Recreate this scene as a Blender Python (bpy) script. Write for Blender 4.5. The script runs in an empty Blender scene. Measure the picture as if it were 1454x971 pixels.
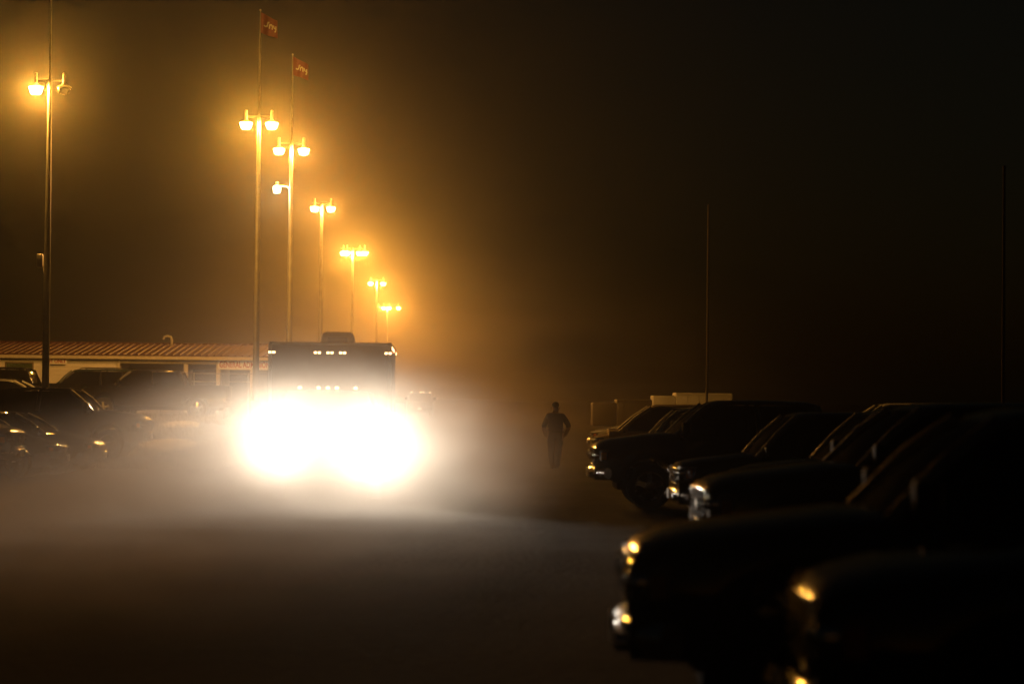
import bpy, bmesh, math, random
from mathutils import Vector, Matrix, noise
random.seed(7)
PI = math.pi
sc = bpy.context.scene
COL = sc.collection

# ------------------------------------------------------------------ camera
FPX = 3433.0                                   # focal length in photo pixels (85 mm on 36 mm, 1454 px wide)
CAM_Z = 1.9
cam = bpy.data.objects.new('camera', bpy.data.cameras.new('camera'))
COL.objects.link(cam); sc.camera = cam
cam.data.lens = 85; cam.data.sensor_width = 36
cam.data.clip_start = 0.1; cam.data.clip_end = 6000
CAM_R = Matrix.Rotation(math.radians(91.327), 3, 'X') @ Matrix.Rotation(math.radians(0.6), 3, 'Z')
cam.rotation_euler = CAM_R.to_euler(); cam.location = (0, 0, CAM_Z)
cam.data.dof.use_dof = True; cam.data.dof.focus_distance = 70; cam.data.dof.aperture_fstop = 1.5
cam.data.dof.aperture_blades = 9

# ------------------------------------------------------------------ night sky
world = bpy.data.worlds.new('World'); sc.world = world; world.use_nodes = True
wn = world.node_tree
sky = wn.nodes.new('ShaderNodeTexSky'); sky.sky_type = 'NISHITA'; sky.sun_disc = False
sky.sun_elevation = math.radians(2); sky.sun_rotation = math.radians(200)
wn.links.new(sky.outputs[0], wn.nodes['Background'].inputs[0])
wn.nodes['Background'].inputs[1].default_value = 0.0012
sc.view_settings.view_transform = 'Standard'; sc.view_settings.look = 'None'
sc.view_settings.exposure = 0.0; sc.view_settings.gamma = 1.0; sc.view_settings.use_curve_mapping = False
sc.render.engine = 'CYCLES'
sc.cycles.use_denoising = True; sc.cycles.use_adaptive_sampling = True; sc.cycles.adaptive_threshold = .04; sc.cycles.adaptive_min_samples = 16
sc.cycles.max_bounces = 4; sc.cycles.diffuse_bounces = 1; sc.cycles.glossy_bounces = 2
sc.cycles.transmission_bounces = 4; sc.cycles.transparent_max_bounces = 16
sc.cycles.volume_bounces = 1; sc.cycles.volume_step_rate = 4.0
sc.cycles.sample_clamp_indirect = 4.0
sc.cycles.caustics_reflective = False; sc.cycles.caustics_refractive = False

# strengths of the lamps the photograph shows lit
SODIUM = (1.0, 0.40, 0.045)
LAMP_W = 6600.0
HEAD_W = 2850.0

# ------------------------------------------------------------------ helpers
def at(px, py, d):
    """photo pixel -> point of the place at d metres ahead"""
    v = CAM_R @ Vector(((px - 727) / FPX, -(py - 485.5) / FPX, -1))
    return Vector((0, 0, CAM_Z)) + v * (d / v.y)
def smooth(a, b, t):
    t = min(1, max(0, (t - a) / (b - a))); return t * t * (3 - 2 * t)
def gz(x, y):
    """height of the ground: the left back of the lot lies about a metre higher"""
    return 1.0 * smooth(60, 100, y) * smooth(-4.5, -11, x) + .045 * math.exp(-((y - 33.8) / .7) ** 2) * smooth(-2.5, -5, x)

_mats = {}
def mat(name, col, rough=.6, metal=0, coat=0, var=.12, scale=8, bump=0, emit=None, spec=.5):
    if name in _mats: return _mats[name]
    m = bpy.data.materials.new(name); m.use_nodes = True; nt = m.node_tree; p = nt.nodes['Principled BSDF']
    tc = nt.nodes.new('ShaderNodeTexCoord'); n = nt.nodes.new('ShaderNodeTexNoise')
    n.inputs['Scale'].default_value = scale; n.inputs['Detail'].default_value = 5
    nt.links.new(tc.outputs['Object'], n.inputs['Vector'])
    r = nt.nodes.new('ShaderNodeValToRGB'); e = r.color_ramp.elements
    e[0].position = .3; e[1].position = .7
    e[0].color = (*[c * (1 - var) for c in col], 1); e[1].color = (*[min(1, c * (1 + var)) for c in col], 1)
    nt.links.new(n.outputs[0], r.inputs[0]); nt.links.new(r.outputs[0], p.inputs['Base Color'])
    mr = nt.nodes.new('ShaderNodeMapRange'); mr.inputs[3].default_value = max(.02, rough * .8); mr.inputs[4].default_value = min(1, rough * 1.25)
    nt.links.new(n.outputs[0], mr.inputs[0]); nt.links.new(mr.outputs[0], p.inputs['Roughness'])
    p.inputs['Metallic'].default_value = metal; p.inputs['Coat Weight'].default_value = coat
    p.inputs['Coat Roughness'].default_value = .07; p.inputs['Specular IOR Level'].default_value = spec
    if bump:
        b = nt.nodes.new('ShaderNodeBump'); b.inputs['Strength'].default_value = bump; b.inputs['Distance'].default_value = .02
        nt.links.new(n.outputs[0], b.inputs['Height']); nt.links.new(b.outputs[0], p.inputs['Normal'])
    if emit:
        p.inputs['Emission Color'].default_value = (*emit[0], 1); p.inputs['Emission Strength'].default_value = emit[1]
    _mats[name] = m; return m
def glass(name, tint, refl=.08, rough=.02):
    if name in _mats: return _mats[name]
    m = bpy.data.materials.new(name); m.use_nodes = True; nt = m.node_tree; nt.nodes.remove(nt.nodes['Principled BSDF'])
    t = nt.nodes.new('ShaderNodeBsdfTransparent'); t.inputs[0].default_value = (*tint, 1)
    g = nt.nodes.new('ShaderNodeBsdfGlossy'); g.inputs['Roughness'].default_value = rough
    f = nt.nodes.new('ShaderNodeFresnel'); f.inputs[0].default_value = 1.5
    n = nt.nodes.new('ShaderNodeTexNoise'); n.inputs['Scale'].default_value = 3
    mr = nt.nodes.new('ShaderNodeMapRange'); mr.inputs[3].default_value = rough; mr.inputs[4].default_value = rough * 3 + .03
    nt.links.new(n.outputs[0], mr.inputs[0]); nt.links.new(mr.outputs[0], g.inputs['Roughness'])
    mx = nt.nodes.new('ShaderNodeMixShader')
    fm = nt.nodes.new('ShaderNodeMath'); fm.operation = 'MULTIPLY'; fm.inputs[1].default_value = .35; nt.links.new(f.outputs[0], fm.inputs[0])
    nt.links.new(fm.outputs[0], mx.inputs[0]); nt.links.new(t.outputs[0], mx.inputs[1]); nt.links.new(g.outputs[0], mx.inputs[2])
    nt.links.new(mx.outputs[0], nt.nodes['Material Output'].inputs[0]); _mats[name] = m; return m
def glow(name, col, strength, clear=0.0):
    """a lit lamp's glass: gives off light; clear lets the bulb behind it through"""
    if name in _mats: return _mats[name]
    m = bpy.data.materials.new(name); m.use_nodes = True; nt = m.node_tree; nt.nodes.remove(nt.nodes['Principled BSDF'])
    e = nt.nodes.new('ShaderNodeEmission'); e.inputs[0].default_value = (*col, 1); e.inputs[1].default_value = strength
    t = nt.nodes.new('ShaderNodeBsdfTransparent'); mx = nt.nodes.new('ShaderNodeMixShader'); mx.inputs[0].default_value = clear
    nt.links.new(e.outputs[0], mx.inputs[1]); nt.links.new(t.outputs[0], mx.inputs[2])
    nt.links.new(mx.outputs[0], nt.nodes['Material Output'].inputs[0])
    m.cycles.emission_sampling = 'NONE' if clear else 'AUTO'
    _mats[name] = m; return m

def empty(name, loc=(0, 0, 0), rz=0):
    o = bpy.data.objects.new(name, None); COL.objects.link(o); o.location = loc; o.rotation_euler = (0, 0, rz); o.empty_display_size = .2
    return o
def tag(o, label, cat, group=None):
    o['label'] = label; o['category'] = cat
    if group: o['group'] = group
    return o
def obj(name, bm, m, parent=None, smooth_ang=None, loc=None):
    if isinstance(bm, bmesh.types.BMesh):
        bmesh.ops.recalc_face_normals(bm, faces=bm.faces)
        me = bpy.data.meshes.new(name); bm.to_mesh(me); bm.free()
        for mm in (m if isinstance(m, (list, tuple)) else [m]): me.materials.append(mm)
        if smooth_ang is not None:
            me.polygons.foreach_set('use_smooth', [True] * len(me.polygons)); me.set_sharp_from_angle(angle=math.radians(smooth_ang))
    else: me = bm
    o = bpy.data.objects.new(name, me); COL.objects.link(o); o.parent = parent
    if loc is not None: o.location = loc
    return o
def box(bm, a, b, bevel=0):
    r = bmesh.ops.create_cube(bm, size=1); vs = r['verts']
    for v in vs: v.co = Vector([(a[i] + b[i]) / 2 + v.co[i] * (b[i] - a[i]) for i in range(3)])
    if bevel:
        es = list({e for v in vs for e in v.link_edges})
        bmesh.ops.bevel(bm, geom=es, offset=bevel, segments=2, affect='EDGES', profile=.6)
    return bm
def nb(): return bmesh.new()
def bx(a, b, bevel=0): return box(nb(), a, b, bevel)
def loft(bm, rings, cap=True, closed=True):
    vr = [[bm.verts.new(p) for p in r] for r in rings]
    n = len(rings[0])
    for a, b in zip(vr, vr[1:]):
        for i in range(n if closed else n - 1):
            j = (i + 1) % n
            try: bm.faces.new((a[i], a[j], b[j], b[i]))
            except ValueError: pass
    if cap:
        for r in (vr[0], vr[-1]):
            try: bm.faces.new(r)
            except ValueError: pass
    return bm
def tube(bm, pts, rad, seg=8, cap=True):
    """round bar along points; rad a number or one per point"""
    pts = [Vector(p) for p in pts]
    rads = rad if isinstance(rad, (list, tuple)) else [rad] * len(pts)
    rings = []
    for i, p in enumerate(pts):
        t = (pts[min(i + 1, len(pts) - 1)] - pts[max(i - 1, 0)]).normalized()
        up = Vector((0, 0, 1)) if abs(t.z) < .95 else Vector((1, 0, 0))
        u = t.cross(up).normalized(); w = t.cross(u)
        rings.append([p + (u * math.cos(k * 2 * PI / seg) + w * math.sin(k * 2 * PI / seg)) * rads[i] for k in range(seg)])
    return loft(bm, rings, cap)
def lathe(bm, prof, seg=20, axis='Z', cen=(0, 0, 0)):
    """prof: list of (r, h)"""
    rings = []
    for r, h in prof:
        ring = []
        for k in range(seg):
            c, s = r * math.cos(2 * PI * k / seg), r * math.sin(2 * PI * k / seg)
            p = {'Z': (c, s, h), 'Y': (c, h, s), 'X': (h, c, s)}[axis]
            ring.append(Vector(p) + Vector(cen))
        rings.append(ring)
    return loft(bm, rings, cap=True)
def quad_sheet(bm, corners, t=.006, nu=1, nv=1, bulge=0):
    """thin pane between four corners (a,b,c,d round), slightly bulged along its normal"""
    a, b, c, d = [Vector(p) for p in corners]
    nrm = (b - a).cross(d - a).normalized()
    for s in (0, 1):
        g = []
        for j in range(nv + 1):
            row = []
            for i in range(nu + 1):
                u, v = i / nu, j / nv
                p = (a * (1 - u) + b * u) * (1 - v) + (d * (1 - u) + c * u) * v
                p = p + nrm * (bulge * (1 - (2 * u - 1) ** 2) * (1 - .5 * (2 * v - 1) ** 2) + t * s)
                row.append(bm.verts.new(p))
            g.append(row)
        for j in range(nv):
            for i in range(nu): bm.faces.new((g[j][i], g[j][i + 1], g[j + 1][i + 1], g[j + 1][i]))
        if s == 0: g0 = g
    rim0 = g0[0] + [r[-1] for r in g0[1:]] + g0[-1][-2::-1] + [r[0] for r in g0[-2:0:-1]]
    rim1 = g[0] + [r[-1] for r in g[1:]] + g[-1][-2::-1] + [r[0] for r in g[-2:0:-1]]
    for i in range(len(rim0)):
        j = (i + 1) % len(rim0); bm.faces.new((rim0[i], rim0[j], rim1[j], rim1[i]))
    return bm
def text_mesh(s, size, extrude, width=None):
    cu = bpy.data.curves.new('lettering', 'FONT'); cu.body = s; cu.size = size; cu.extrude = extrude; cu.offset = size * .018
    cu.align_x = 'CENTER'; cu.align_y = 'CENTER'; cu.resolution_u = 3
    o = bpy.data.objects.new('lettering', cu); COL.objects.link(o)
    dg = bpy.context.evaluated_depsgraph_get(); me = bpy.data.meshes.new_from_object(o.evaluated_get(dg))
    bpy.data.objects.remove(o)
    if width:
        xs = [v.co.x for v in me.vertices]; k = width / (max(xs) - min(xs)); c = (max(xs) + min(xs)) / 2
        for v in me.vertices: v.co.x = (v.co.x - c) * k
    return me
def lamp_light(kind, energy, col, loc, size, parent=None, name='bulb_light'):
    l = bpy.data.lights.new(name, kind); l.energy = energy; l.color = col; l.shadow_soft_size = size
    o = bpy.data.objects.new(name, l); COL.objects.link(o); o.location = loc; o.parent = parent
    return o

# ------------------------------------------------------------------ materials
CHROME = mat('chrome', (.75, .75, .76), .1, 1, var=.04)
STEEL = mat('galvanised_steel', (.27, .27, .26), .45, .6, var=.15, scale=5)
RUBBER = mat('tyre_rubber', (.02, .02, .02), .8, bump=.2, scale=40)
TRIM = mat('black_trim', (.012, .012, .012), .7, spec=.03)
ALLOY = mat('alloy_rim', (.5, .5, .5), .25, 1)
SEAT = mat('seat_fabric', (.05, .045, .04), .9)
PLATE = mat('licence_plate', (.6, .6, .55), .4)
WINDOW = glass('window_glass', (.16, .165, .16))
LENS = glass('headlight_lens', (.9, .9, .9))
TAIL = mat('tail_light_red', (.3, .01, .01), .1, coat=.8)
AMBER = mat('amber_reflector', (.5, .16, .01), .1, coat=.8)
HUES = dict(black=(.005, .005, .0055), charcoal=(.012, .012, .013), navy=(.006, .008, .016), maroon=(.06, .01, .01), silver=(.35, .35, .34),
            white=(.7, .69, .66), tan=(.36, .29, .2), green=(.012, .03, .02), grey=(.12, .12, .125))
def paint(h): return mat(h + '_car_paint', HUES[h], .22, .25 if h in ('silver', 'grey', 'charcoal') else 0, 1.0, var=.08, scale=3, spec=.0)

# ------------------------------------------------------------------ ground
def build_ground():
    m = bpy.data.materials.new('trodden_dirt_and_grass'); m.use_nodes = True; nt = m.node_tree; p = nt.nodes['Principled BSDF']
    tc = nt.nodes.new('ShaderNodeTexCoord')
    n1 = nt.nodes.new('ShaderNodeTexNoise'); n1.inputs['Scale'].default_value = .35; n1.inputs['Detail'].default_value = 6
    n2 = nt.nodes.new('ShaderNodeTexNoise'); n2.inputs['Scale'].default_value = 9; n2.inputs['Detail'].default_value = 8
    for n in (n1, n2): nt.links.new(tc.outputs['Object'], n.inputs['Vector'])
    r1 = nt.nodes.new('ShaderNodeValToRGB'); e = r1.color_ramp.elements
    e[0].position = .4; e[0].color = (.012, .0125, .008, 1); e[1].position = .62; e[1].color = (.026, .022, .017, 1)
    r2 = nt.nodes.new('ShaderNodeValToRGB'); e = r2.color_ramp.elements
    e[0].position = .3; e[0].color = (.5, .5, .5, 1); e[1].position = .75; e[1].color = (1.3, 1.3, 1.25, 1)
    mx = nt.nodes.new('ShaderNodeMix'); mx.data_type = 'RGBA'; mx.blend_type = 'MULTIPLY'; mx.inputs[0].default_value = 1
    nt.links.new(n1.outputs[0], r1.inputs[0]); nt.links.new(n2.outputs[0], r2.inputs[0])
    nt.links.new(r1.outputs[0], mx.inputs['A']); nt.links.new(r2.outputs[0], mx.inputs['B'])
    nt.links.new(mx.outputs['Result'], p.inputs['Base Color']); p.inputs['Roughness'].default_value = .95
    p.inputs['Specular IOR Level'].default_value = .1
    b = nt.nodes.new('ShaderNodeBump'); b.inputs['Strength'].default_value = .8; b.inputs['Distance'].default_value = .05
    nt.links.new(n2.outputs[0], b.inputs['Height']); nt.links.new(b.outputs[0], p.inputs['Normal'])
    ys = [-40, -10] + [i * 1.0 for i in range(0, 32)] + [32 + i * .25 for i in range(0, 16)] + [i * 1.0 for i in range(36, 130)] + [130 + i * 8 for i in range(0, 40)] + [460, 600, 900, 1500, 2400]
    xs = [-1500, -600, -250, -120, -80] + [-60 + i * 1.0 for i in range(0, 90)] + [30, 40, 60, 120, 250, 600, 1500]
    bm = nb(); V = []
    for y in ys:
        row = []
        for x in xs:
            z = gz(x, y) + .035 * noise.noise(Vector((x * .35, y * .35, 3))) + .015 * noise.noise(Vector((x * 1.1, y * 1.1, 9)))
            row.append(bm.verts.new((x, y, z - .02)))
        V.append(row)
    for a, b_ in zip(V, V[1:]):
        for i in range(len(xs) - 1): bm.faces.new((a[i], a[i + 1], b_[i + 1], b_[i]))
    o = obj('ground', bm, m, None, 180); o['kind'] = 'structure'
build_ground()

def build_grass():
    m = mat('dry_grass', (.2, .17, .06), .8, var=.5, scale=2)
    vs = []; fs = []
    def tuft(x, y, h):
        z = gz(x, y) - .03
        for k in range(7):
            a = random.uniform(0, 2 * PI); r = random.uniform(0, .09); w = random.uniform(.006, .014); hh = h * random.uniform(.5, 1.1); ln = random.uniform(.02, .6) * hh
            px, py = x + r * math.cos(a), y + r * math.sin(a); ux, uy = -math.sin(a) * w, math.cos(a) * w
            i = len(vs)
            vs.extend([(px - ux, py - uy, z), (px + ux, py + uy, z), (px + math.cos(a) * ln * .4 + ux * .7, py + math.sin(a) * ln * .4 + uy * .7, z + hh * .6),
                       (px + math.cos(a) * ln, py + math.sin(a) * ln, z + hh)])
            fs.append((i, i + 1, i + 2)); fs.append((i, i + 2, i + 3))
    for _ in range(9000):
        y = random.uniform(62, 98); x = random.uniform(-17, -7.5)
        if noise.noise(Vector((x * .35, y * .2, 5))) > -.05: tuft(x, y, random.uniform(.08, .28))
    for _ in range(0):
        y = 12 + 70 * random.random() ** 1.3; x = random.uniform(-9, 3)
        if noise.noise(Vector((x * .5, y * .25, 1))) > .05: tuft(x, y, random.uniform(.04, .13))
    me = bpy.data.meshes.new('grass'); me.from_pydata(vs, [], fs); me.materials.append(m)
    o = bpy.data.objects.new('grass', me); COL.objects.link(o); o['kind'] = 'stuff'
    o['label'] = 'dry grass growing in tufts over the lot and its bank'; o['category'] = 'grass'
build_grass()
def build_lamplit_grass(px, py, d, rx, ry, n, label):  # lamplight on the grass, put into the colour of pale blades
    p = at(px, py, d); vs = []; fs = []
    m = mat('lamplit_blades', (.78, .68, .4), .8, var=.15, scale=5)
    for _ in range(n):
        a = random.uniform(0, 2 * PI); r = random.random() ** .6; x = rx * r * math.cos(a); y = ry * r * math.sin(a)
        if noise.noise(Vector((x * 2.5, y * .8, px))) < -.22: continue
        z = gz(p.x + x, p.y + y) - gz(p.x, p.y) + random.uniform(.0, .1) * (1.1 - r)
        b = random.uniform(0, 2 * PI); L = random.uniform(.1, .3); w = .012; t = random.uniform(-.1, .8) * L
        i = len(vs); ux, uy = -math.sin(b) * w, math.cos(b) * w
        vs.extend([(x - ux, y - uy, z), (x + ux, y + uy, z), (x + L * math.cos(b) + ux, y + L * math.sin(b) + uy, z + t), (x + L * math.cos(b) - ux, y + L * math.sin(b) - uy, z + t)])
        fs.append((i, i + 1, i + 2, i + 3))
    me = bpy.data.meshes.new('lamplit_grass'); me.from_pydata(vs, [], fs); me.materials.append(m)
    o = bpy.data.objects.new('lamplit_grass', me); COL.objects.link(o); o.location = (p.x, p.y, gz(p.x, p.y)); o['kind'] = 'stuff'
    o['label'] = label; o['category'] = 'lamplit_grass'
build_lamplit_grass(238, 634, 73.5, .75, 2.2, 6000, 'lamplit grass in pale blades on the bank beside the tall crew pickup')
build_lamplit_grass(258, 606, 86, .5, 1.4, 2600, 'small lamplit grass patch in pale blades by the dark crew pickup')

# ------------------------------------------------------------------ vehicles
TYPES = {
 'pickup': dict(L=5.8, W=2.0, H=1.89, wr=.4, fa=1.95, ra=-1.75, hood=1.16, cowlx=1.45, cowl=1.3, wsx=.82, rfx=-.95, rgx=-1.2, belt=1.3, bed=True, head=.93, hh=.2, bump=.62, zb=.45),
 'suv': dict(L=4.9, W=1.95, H=1.84, wr=.37, fa=1.52, ra=-1.4, hood=1.06, cowlx=1.2, cowl=1.18, wsx=.55, rfx=-1.95, rgx=-2.3, belt=1.16, bed=False, head=.9, hh=.2, bump=.55, zb=.36),
 'sedan': dict(L=4.8, W=1.82, H=1.46, wr=.33, fa=1.45, ra=-1.35, hood=.8, cowlx=1.15, cowl=.98, wsx=.4, rfx=-.8, rgx=-1.55, belt=.96, bed=False, head=.68, hh=.14, bump=.46, zb=.24),
 'minivan': dict(L=4.9, W=1.95, H=1.76, wr=.34, fa=1.55, ra=-1.4, hood=.92, cowlx=1.75, cowl=1.08, wsx=.85, rfx=-2.0, rgx=-2.3, belt=1.02, bed=False, head=.78, hh=.18, bump=.48, zb=.26),
}
_wheel = {}
def wheel_meshes(r):
    k = round(r, 2)
    if k in _wheel: return _wheel[k]
    w = .24
    bm = lathe(nb(), [(r * .66, -w / 2), (r * .93, -w / 2), (r, -w / 2 + .04), (r, w / 2 - .04), (r * .93, w / 2), (r * .66, w / 2), (r * .62, w / 2 - .03), (r * .62, -w / 2 + .03)], 28, 'Y')
    def mesh(bm, m, a):
        o = obj('wheel_piece', bm, m, None, a); me = o.data; bpy.data.objects.remove(o); return me
    ty = mesh(bm, RUBBER, 40)
    bm = nb()
    rings = [[Vector((rr * math.cos(2 * PI * q / 28), h, rr * math.sin(2 * PI * q / 28))) for q in range(28)] for rr, h in [(r * .65, -.1), (r * .65, .1), (r * .6, .1), (r * .57, .02), (r * .57, -.1)]]
    loft(bm, rings, cap=False)
    for s in range(5):
        a = s * 2 * PI / 5 + .3; c, sn = math.cos(a), math.sin(a); q = Vector((-sn, 0, c))
        rings = []
        for rr, ww, h in ((.06, .055, .085), (r * .35, .04, .075), (r * .6, .05, .05)):
            ctr = Vector((rr * c, h, rr * sn))
            rings.append([ctr + q * ww, ctr + q * ww - Vector((0, .05, 0)), ctr - q * ww - Vector((0, .05, 0)), ctr - q * ww])
        loft(bm, rings)
    lathe(bm, [(.03, .1), (.075, .095), (.085, .06), (.085, -.02)], 16, 'Y')
    rim = mesh(bm, ALLOY, 40)
    _wheel[k] = (ty, rim); return _wheel[k]

def lerp_prof(pts, x):
    if x <= pts[0][0]: return pts[0][1]
    for (x0, z0), (x1, z1) in zip(pts, pts[1:]):
        if x <= x1:
            t = (x - x0) / (x1 - x0 + 1e-9); return z0 + (z1 - z0) * t
    return pts[-1][1]

def make_car(kind, hue, loc, heading, name, label, cat, group=None, chrome=True, scale=1.0, lit=False, roof_lamps=False, rack=False, sheen=False):
    """nose along local +X; loc = ground point under the NOSE"""
    T = TYPES[kind]; L, W, H = T['L'], T['W'], T['H']; hx = L / 2; P = paint(hue)
    PP = mat('pillar_sheen_satin', (.3, .29, .27), .48, .85, var=.1) if sheen else mat(hue + '_pillar_sheen', [c + .06 for c in HUES[hue]], .55, var=.1, spec=1.0)  # pillars toned lighter than the body, so their sheen is in the colour
    hd = Vector((math.cos(heading), math.sin(heading), 0))
    c = Vector(loc) - hd * hx * scale
    root = empty(name, (c.x, c.y, loc[2]), heading); root.scale = (scale,) * 3
    tag(root, label, cat, group)
    zb, wr = T['zb'], T['wr']
    # plan half width and top profile
    def hw(x):
        f = W / 2
        if x > hx - .9: f *= 1 - .17 * ((x - hx + .9) / .9) ** 2.6
        if x < -hx + .6: f *= 1 - .06 * ((-hx + .6 - x) / .6) ** 2
        return f
    if T['bed']: top = [(-hx, .86), (T['rgx'] - .06, .86), (T['rgx'] - .03, T['belt'])]
    elif kind == 'sedan': top = [(-hx, .84), (-hx + .06, .93), (-hx + .25, .99), (T['rgx'], 1.0), (T['rgx'] + .1, T['belt'])]
    else: top = [(-hx, T['belt'] - .1), (-hx + .12, T['belt'])]
    top += [(T['cowlx'], T['cowl']), (T['cowlx'] + .3, T['cowl'] - .005), (hx - .55, T['hood'] + .055), (hx - .3, T['hood'] + .02)] + ([(hx - .16, T['hood'] - .015), (hx - .05, T['hood'] - .06), (hx, T['hood'] - .12)] if T['bed'] else [(hx - .07, T['hood'] - .04), (hx, T['hood'] - .11)])
    def zlow(x):
        z = zb
        for ax in (T['fa'], T['ra']):
            R = wr + .075; dx = x - ax
            if abs(dx) < R: z = max(z, wr + math.sqrt(R * R - dx * dx))
        if x > hx - .35: z = max(z, zb + .05)
        return z
    xs = sorted(set([round(-hx + i * L / 64, 4) for i in range(65)] + [round(p[0], 4) for p in top] +
                    [round(ax + s * (wr + .075) * k, 4) for ax in (T['fa'], T['ra']) for s in (-1, 1) for k in (1.001, .97, .9, .6, .3)]))
    rings = []
    for x in xs:
        h, zt, zl = hw(x), lerp_prof(top, x), zlow(x)
        zl = min(zl, zt - .1); crown = .035 if x > T['cowlx'] else .012
        mid = zl + (zt - zl) * .55
        half = [(h * .9, zl), (h * .985, zl + .03), (h, mid), (h * .985, zt - .075), (h * .955, zt - .025), (h * .88, zt), (h * .5, zt + crown * .8), (0, zt + crown)]
        ring = [Vector((x, y, z)) for y, z in half] + [Vector((x, -y, z)) for y, z in half[-2::-1]]
        rings.append(ring)
    body = obj('body', loft(nb(), rings), P, root, 38)
    sub = lambda n, bm, m, a=None, par=root: obj(n, bm, m, par, a)
    # underbody
    sub('underbody', bx((-hx + .3, -W / 2 + .3, zb - .12), (hx - .4, W / 2 - .3, zb + .25)), TRIM)
    # greenhouse: roof, pillars and panes
    belt = T['belt']; yb = W / 2 * .93; yt = W / 2 * .76; zr = H - .035
    wsb, wst, rgt, rgb = T['cowlx'], T['wsx'], T['rfx'], T['rgx']
    rr = []
    for x, dz, k in [(wst + .1, -.07, .95), (wst + .03, -.02, .985), (wst - .12, .012, 1), ((wst + rgt) / 2, .03, 1.02), (rgt + .15, .01, 1), (rgt - .02, -.025, .98), (rgt - .1, -.075, .95)]:
        y = yt * k; z = zr + dz
        rr.append([Vector((x, s[0] * y, z + s[1])) for s in [(1.03, -.05), (1.02, 0), (.93, .018), (.5, .034), (0, .038), (-.5, .034), (-.93, .018), (-1.02, 0), (-1.03, -.05), (-.5, -.03), (0, -.025), (.5, -.03)]])
    sub('roof', loft(nb(), rr), P, 50)
    bxs = [wst - (wst - rgt) * .42]
    if kind in ('suv', 'minivan'): bxs.append(wst - (wst - rgt) * .76)
    if kind == 'sedan': pass
    for s in (1, -1):
        sub('pillar', tube(nb(), [(wsb + .05, s * yb, belt - .02), ((wsb + wst) / 2 + .05, s * (yb + yt) / 2 * 1.02, (belt + zr) / 2 + .035), (wst + .08, s * yt * 1.01, zr - .03)], [.055, .05, .05], 12), PP, 60)
        for bx_ in bxs:
            sub('pillar', tube(nb(), [(bx_ - .05, s * yb, belt - .02), (bx_, s * yt, zr - .03)], .045, 6), TRIM, 60)
        sub('pillar', tube(nb(), [(rgb + .02, s * yb * .97, belt - .02), (rgt - .03, s * yt, zr - .04)], [.09, .06], 8), P, 60)
        # side panes
        edges = [wsb] + [None] + bxs
        cuts = [(wsb - .03, wst)] + [(q - .05, q) for q in bxs] + [(rgb + .05, rgt)]
        for (b0, t0), (b1, t1) in zip(cuts, cuts[1:]):
            sub('side_window', quad_sheet(nb(), [(b0 - .05, s * (yb - .005), belt + .005), (b1 + .06, s * (yb - .005), belt + .005), (t1 + .05, s * (yt + .01), zr - .04), (t0 - .05, s * (yt + .01), zr - .04)], .006), WINDOW)
    sub('windscreen', quad_sheet(nb(), [(wsb + .06, -yb * .95, belt), (wsb + .06, yb * .95, belt), (wst + .085, yt * .95, zr - .05), (wst + .085, -yt * .95, zr - .05)], .006, 10, 3, .07), WINDOW, 60)
    sub('rear_window', quad_sheet(nb(), [(rgb + .02, yb * .92, belt), (rgb + .02, -yb * .92, belt), (rgt - .06, -yt * .93, zr - .06), (rgt - .06, yt * .93, zr - .06)], .006, 4, 2, .02), WINDOW, 60)
    # inside: seats, dashboard, wheel
    for s in (1, -1):
        bm = box(nb(), (wst - .95, s * .38 - .24, belt - .35), (wst - .78, s * .38 + .24, belt + .22), .05); box(bm, (wst - .96, s * .38 - .13, belt + .2), (wst - .84, s * .38 + .13, belt + .4), .04)
        sub('seat', bm, SEAT, 50)
    bm = nb(); ring = [(wst - .1 + .05 * math.sin(a), .38 + .17 * math.cos(a), belt + .03 + .16 * math.sin(a)) for a in [k * PI / 8 for k in range(17)]]
    tube(bm, ring, .015, 6); sub('steering_wheel', bm, TRIM, 60)
    sub('dashboard', bx((wst + .05, -yb * .9, belt - .05), (wsb - .05, yb * .9, belt + .035), .02), TRIM)
    # doors and handles
    d0 = wsb - .1
    dcuts = [(d0, bxs[0] - .08)] + ([(bxs[0] - .1, (T['ra'] + wr + .1) if not T['bed'] else rgb + .08)] if True else [])
    for s in (1, -1):
        for a, b in dcuts:
            if a - b < .35: continue
            y = W / 2 * .997
            bm = nb()
            zt, zl = belt - .1, zb + .12
            loft(bm, [[Vector((x, s * (y - .02), zl)), Vector((x, s * (y + .004), zl + .02)), Vector((x, s * (y + .007), (zl + zt) / 2)), Vector((x, s * (y - .006), zt)), Vector((x, s * (y - .02), zt))] for x in (a, (a + b) / 2, b)])
            dr = sub('door', bm, P, 40)
            sub('door_handle', bx((b + .08, s * (y) - .01, zt - .09), (b + .26, s * (y) + .035 * s + .012, zt - .055), .008), CHROME if chrome else P, 60, dr)
        mr = nb(); my = W / 2 + .14; big = .16 if T['bed'] else .1
        box(mr, (wsb - .18, s * my - .1, belt + .03), (wsb - .04, s * my + .1, belt + .06 + big), .03)
        mo = sub('mirror', mr, TRIM if T['bed'] else P, 60)
        sub('mirror_arm', tube(nb(), [(wsb - .1, s * (W / 2 - .06), belt - .01), (wsb - .1, s * (my - .05), belt + .07)], .022, 6), TRIM, 60, mo)
        sub('mirror_glass', bx((wsb - .186, s * my - .08, belt + .05), (wsb - .181, s * my + .08, belt + .04 + big)), CHROME, None, mo)
    # wheels
    ty, rim = wheel_meshes(wr)
    for ax in (T['fa'], T['ra']):
        for s in (1, -1):
            w = empty('wheel', (ax, s * (W / 2 - .15), wr), 0 if s > 0 else PI); w.parent = root
            obj('tyre', ty, None, w); obj('rim', rim, None, w)
    # front: bumper, grille, lights
    bz = T['bump']; N = 12
    rings = []
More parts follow.
